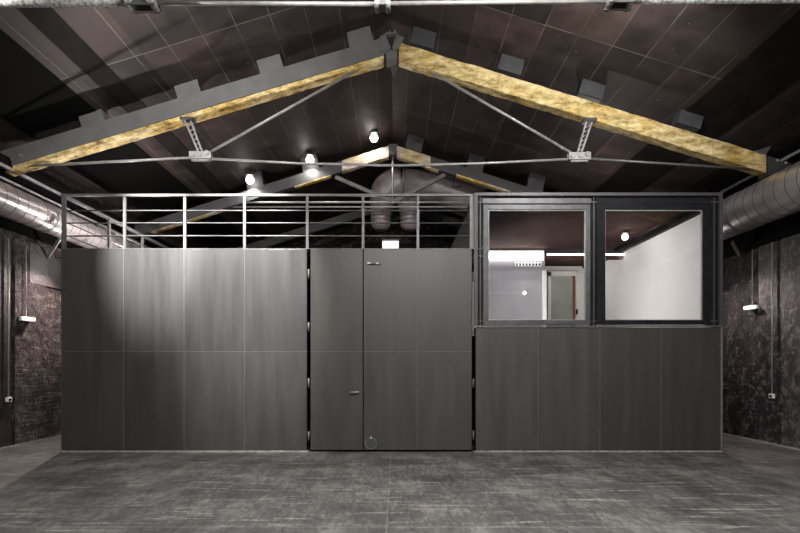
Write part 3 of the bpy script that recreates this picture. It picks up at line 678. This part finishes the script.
# struts holding the ducts
for (a, b, lb) in (((X(60, 12.3), 12.3, Z(238.6, 12.3)), (X(48, 12.6), 12.6, Z(257, 12.6)), 'pale diagonal strut below the left duct'),
                   ((X(732, 12.4), 12.4, Z(242, 12.4)), (X(739.5, 12.7), 12.7, Z(255, 12.7)), 'pale diagonal strut below the right duct')):
    s_ = -1 if a[0] < 0 else 1
    t = thing('duct_strut', b, lb, 'strut')
    MB().bar(a, b, .07, .03).build('bar', M['rod'], t)
    MB().box(min(b[0], s_*8.24), max(b[0], s_*8.24), b[1]-.04, b[1]+.04, b[2]-.03, b[2]+.03).build('foot_bracket', M['steeld'], t)
# cable tray above left duct
ct = thing('cable_tray', (-7.95, 5, 5.45), 'bright narrow cable tray above the left duct', 'cable tray')
MB().box(-7.90, -7.86, 5, 24, 5.46, 5.50).build('tray_rail', M['rod'], ct)
MB().box(-8.2, -8.16, 5, 24, 5.46, 5.50).build('tray_rail', M['rodd'], ct)
for i in range(60): MB().box(-8.159, -7.901, 5.1+i*.315, 5.13+i*.315, 5.465, 5.48).build('rung', M['rodd'], ct)
# big duct across the far bay, elbow and two drops
YV = 18.2
vd = thing('air_duct', (0, YV, 6.2), 'large dull round duct crossing behind the second truss, with elbow', 'duct')
pts = [(3.0, YV, 7.3), (2.2, YV, 7.55), (1.2, YV, 7.83), (.2, YV, 7.93)]
MB().tube(pts, [.5]*4, 32).build('duct_pipe', M['ductd'], vd)
el = []
for k in range(9):
    t = k/8*PI/2; el.append((.18-.66*math.sin(t), YV, 7.96-.75*(1-math.cos(t))))
MB().tube(el+[(-.48, YV, 7.0)], [.52]*5+[.5, .48, .45, .42, .38], 32).build('elbow', M['ductd'], vd)
MB().tube([(-.34-.2, YV-.05, 7.3), (X(381, YV), YV-.05, 6.8), (X(381, YV), YV-.05, 6.45), (X(381, YV), YV-.05, 6.32)], [.35, .35, .32, .17], 28).build('drop_pipe', M['ductd'], vd)
MB().tube([(.35, YV-.05, 7.5), (X(410, YV), YV-.05, 6.9), (X(410, YV), YV-.05, 6.45), (X(410, YV), YV-.05, 6.32)], [.35, .35, .32, .17], 28).build('drop_pipe', M['ductd'], vd)
for px in (404, 452): MB().tube([(X(px, YV)-.015, YV, 7.96-.10*X(px, YV)), (X(px, YV)+.015, YV, 7.96-.10*X(px, YV)-.002)], .51, 32, cap=False).build('hoop', M['steeld'], vd)
# rear tray seen between railings
rt = thing('cable_tray', (1.5, 20.4, 7.6), 'pale horizontal cable tray behind the railing near the window wall', 'cable tray')
MB().box(X(418, 20), X(452, 20), 20, 20.25, Z(209, 20), Z(204, 20)).build('tray', M['ductd'], rt)
MB().bar((X(449, 20), 20.1, Z(208, 20)), (X(476, 19.4), 19.4, Z(220, 19.4)), .12, .08).build('brace', M['duct'], rt)
MB().bar((X(449, 20), 20.1, Z(207, 20)), (X(440, 19.6), 19.6, Z(193, 19.6)), .10, .08).build('brace', M['duct'], rt)
# plant box on the deck with lit sign
pb = thing('plant_cabinet', (.5, 17.5, 3.95), 'black boxed plant cabinet on the deck behind the railing', 'cabinet')
MB().box(X(352, 17.5), BXM-.05, 17.5, 18.3, 3.951, 5.75, bev=.05).build('cabinet_body', M['black'], pb)
YS = 17.38
es = thing('emergency_light', (X(390, YS), YS, Z(249, YS)), 'small white rectangular lit sign behind the railing, above the doors', 'emergency light')
MB().box(X(382.5, YS), X(398.5, YS), YS, YS+.10, Z(248, YS), Z(241, YS)).build('diffuser', M['lampw'], es)
MB().box(X(382, YS), X(399, YS), YS-.01, YS+.119, Z(240.9, YS), Z(239, YS)).build('housing', M['steeld'], es)

# ------------------------------------------------------------------ wall fittings
def emergency(s, px, py, label, tilt, w_=14):
    xw = s*8.19
    Y_ = abs(xw)*F/abs(px-VX); z = Z(py, Y_)
    t = thing('emergency_light', (xw, Y_, z-.05), label, 'emergency light')
    hl = .16
    MB().box(min(xw, xw-s*.09), max(xw, xw-s*.09), Y_-hl, Y_+hl, z-.038, z+.038, bev=.015).build('diffuser', M['lampw'], t)
    MB().box(min(xw, xw+s*.05), max(xw, xw+s*.05), Y_-hl-.01, Y_+hl+.01, z-.044, z+.044).build('housing', M['plastic'], t)
    MB().tube([(xw+s*.02, Y_, z+.045), (xw+s*.02, Y_, 4.40)], .012, 8).build('conduit', M['rod'], t)
emergency(-1, 27, 319, 'white oblong emergency lamp on left brick wall', 0)
emergency(1, 751.5, 307.5, 'white oblong emergency lamp on right wall', 0)
def socket(s, px, py, label, inset=.16):
    xw = s*(8.29-.085); Y_ = abs(xw)*F/abs(px-VX); z = Z(py, Y_)
    t = thing('wall_socket', (xw, Y_, z-.05), label, 'wall socket')
    MB().box(min(xw, xw-s*.05), max(xw, xw-s*.05), Y_-.07, Y_+.07, z-.05, z+.05, bev=.008).build('socket_box', M['plastic'], t)
    MB().box(min(xw-s*.051, xw-s*.056), max(xw-s*.051, xw-s*.056), Y_-.03, Y_+.04, z-.03, z+.02).build('socket_face', M['black'], t)
    MB().tube([(xw-s*.02, Y_, z+.05), (xw-s*.02, Y_, 4.41)], .017, 8).build('conduit', M['rod'], t)
socket(-1, 7.5, 399.5, 'small white socket box at foot of left wall conduit')
socket(1, 773, 396, 'small white socket box at foot of right wall conduit')
for s, px, lb in ((-1, 31, 'thin conduit dropping down left wall beside the lamp'),):
    pass

# ------------------------------------------------------------------ working lamps of the near bays (above the frame) and side passages
spot_lamp((-5.2, 5.5, 5.9), 'lamp near the left slope above the viewer', 260, None, stem=.9, bulb_r=.06, off=(0, .12, -.02))
spot_lamp((0.3, 3.6, 6.6), 'lamp under the ridge above the viewer', 200, None, stem=1.6, bulb_r=.06, off=(0, .12, -.02))
spot_lamp((6.35, 4.2, 5.9), 'lamp under the right slope above the viewer', 230, None, stem=.9, bulb_r=.06, off=(0, .12, -.02))
spot_lamp((5.8, -2.7, 5.0), 'lamp hanging low behind the viewer on the right', 200, None, stem=1.9, bulb_r=.06, off=(0, .12, -.02))
spot_lamp((-5.0, -2.2, 5.2), 'lamp hanging low behind the viewer on the left', 200, None, stem=1.9, bulb_r=.06, off=(0, .12, -.02))
lp = [o for o in C.objects if o.get('label') == 'lamp hanging low behind the viewer on the right'][0]
MB().box(4.2, 5.72, -2.72, -2.68, 4.99, 5.03).tube([(4.25, -2.7, 5.03), (4.25, -2.7, ceilz(4.25)-.01)], .01, 8).build('track_rail', M['plastic'], lp)
def aimed_spot(loc, tgt, label, power, cone):
    loc = Vector(loc); tgt = Vector(tgt); d = (tgt-loc).normalized()
    t = thing('aimed_spotlight', loc, label, 'lamp')
    MB().tube([loc-d*.2, loc-d*.03, loc], [.05, .06, .06], 16).build('housing', M['steeld'], t)
    MB().tube([loc+d*.001, loc+d*.006], .05, 16).build('lens', M['bulb'], t)
    MB().tube([loc-d*.1+Vector((0, 0, .05)), (loc-d*.1).to_tuple()[:2]+(ceilz(loc.x-d.x*.1)-.005,)], .015, 8).build('stem', M['steeld'], t)
    l = light('spot_light', 'SPOT', loc+d*.03, power, (1, .98, .95), radius=.04, spot=cone, parent=t, blend=.8); aim(l, tgt, loc)
aimed_spot((-4.75, 8.1, 7.35), (-4.85, 10.67, 4.3), 'spotlight by the left slope aimed at the second cladding column', 8500, .56)
aimed_spot((-3.6, 6.75, 6.5), (-4.0, 11.1, 7.3), 'added spotlight above the frame, aimed at the left rafter', 800, 1.8)  # pair of unseen spots added to brighten both rafters
aimed_spot((3.3, 6.75, 6.5), (3.6, 11.1, 7.4), 'added spotlight above the frame, aimed at the right rafter', 900, 1.8)
aimed_spot((-3.3, 8.2, 7.42), (-3.1, 10.67, 4.05), 'spotlight by the left slope aimed at the third cladding column', 6500, .78)
def bracket_lamp(s_, x, y, z, label, power):
    t = thing('bracket_lamp', (x, y, z), label, 'lamp')
    MB().sphere((x, y, z), .045).build('bulb', M['bulb'], t)
    MB().tube([(x, y, z+.05), (x, y, z+.12)], [.04, .03], 12).build('housing', M['steeld'], t)
    MB().bar((x, y, z+.13), (s_*8.285, y, z+.13), .03, .03).build('arm', M['steeld'], t)
    light('lamp_light', 'POINT', (x, y, z-.08), power*.07, (1, .92, .89), radius=.04, parent=t)
    l = light('lamp_light', 'SPOT', (x, y, z-.09), power, (1, .80, .76), radius=.05, spot=2.3, parent=t, blend=.7); aim(l, (x+.2*s_, y-1.6, 0), (x, y, z))
bracket_lamp(-1, -7.5, 12.9, 4.2, 'lamp on a bracket in the left passage beside the clad room', 430)
bracket_lamp(1, 7.3, 13.6, 4.2, 'lamp on a bracket in the right passage beside the clad room', 190)

def fill_light(x, y, z, label, power, tgt):  # unseen uplights added to brighten the roof
    t = thing('fill_light', (x, y, z), label, 'fill_light')
    MB().box(x-.12, x+.12, y-.05, y+.05, z+.06, z+.2, bev=.01).build('housing', M['steeld'], t)
    MB().box(x-.10, x+.10, y-.04, y+.04, z+.201, z+.206).build('lens', M['bulb'], t)
    MB().box(x-.13, x+.13, y-.02, y+.02, z, z+.059).build('bracket', M['steeld'], t)
    l = light('roof_fill_light', 'SPOT', (x, y, z+.22), power, (1, .93, .90), radius=.06, spot=2.9, parent=t, blend=.5); aim(l, tgt, (x, y, z+.22))
fill_light(-5.9, 13.0, 3.952, 'floodlight added out of sight on the deck behind the left cladding, aimed at the roof', 520, (-6.6, 13.2, 9))
fill_light(-.6, 12.6, 3.952, 'floodlight added out of sight on the deck behind the door leaves, aimed at the roof', 130, (-1.5, 13.6, 9))
fill_light(4.6, 14.0, ZB-.02, 'floodlight added out of sight on top of the raised part, aimed at the roof', 130, (5, 14, 9))
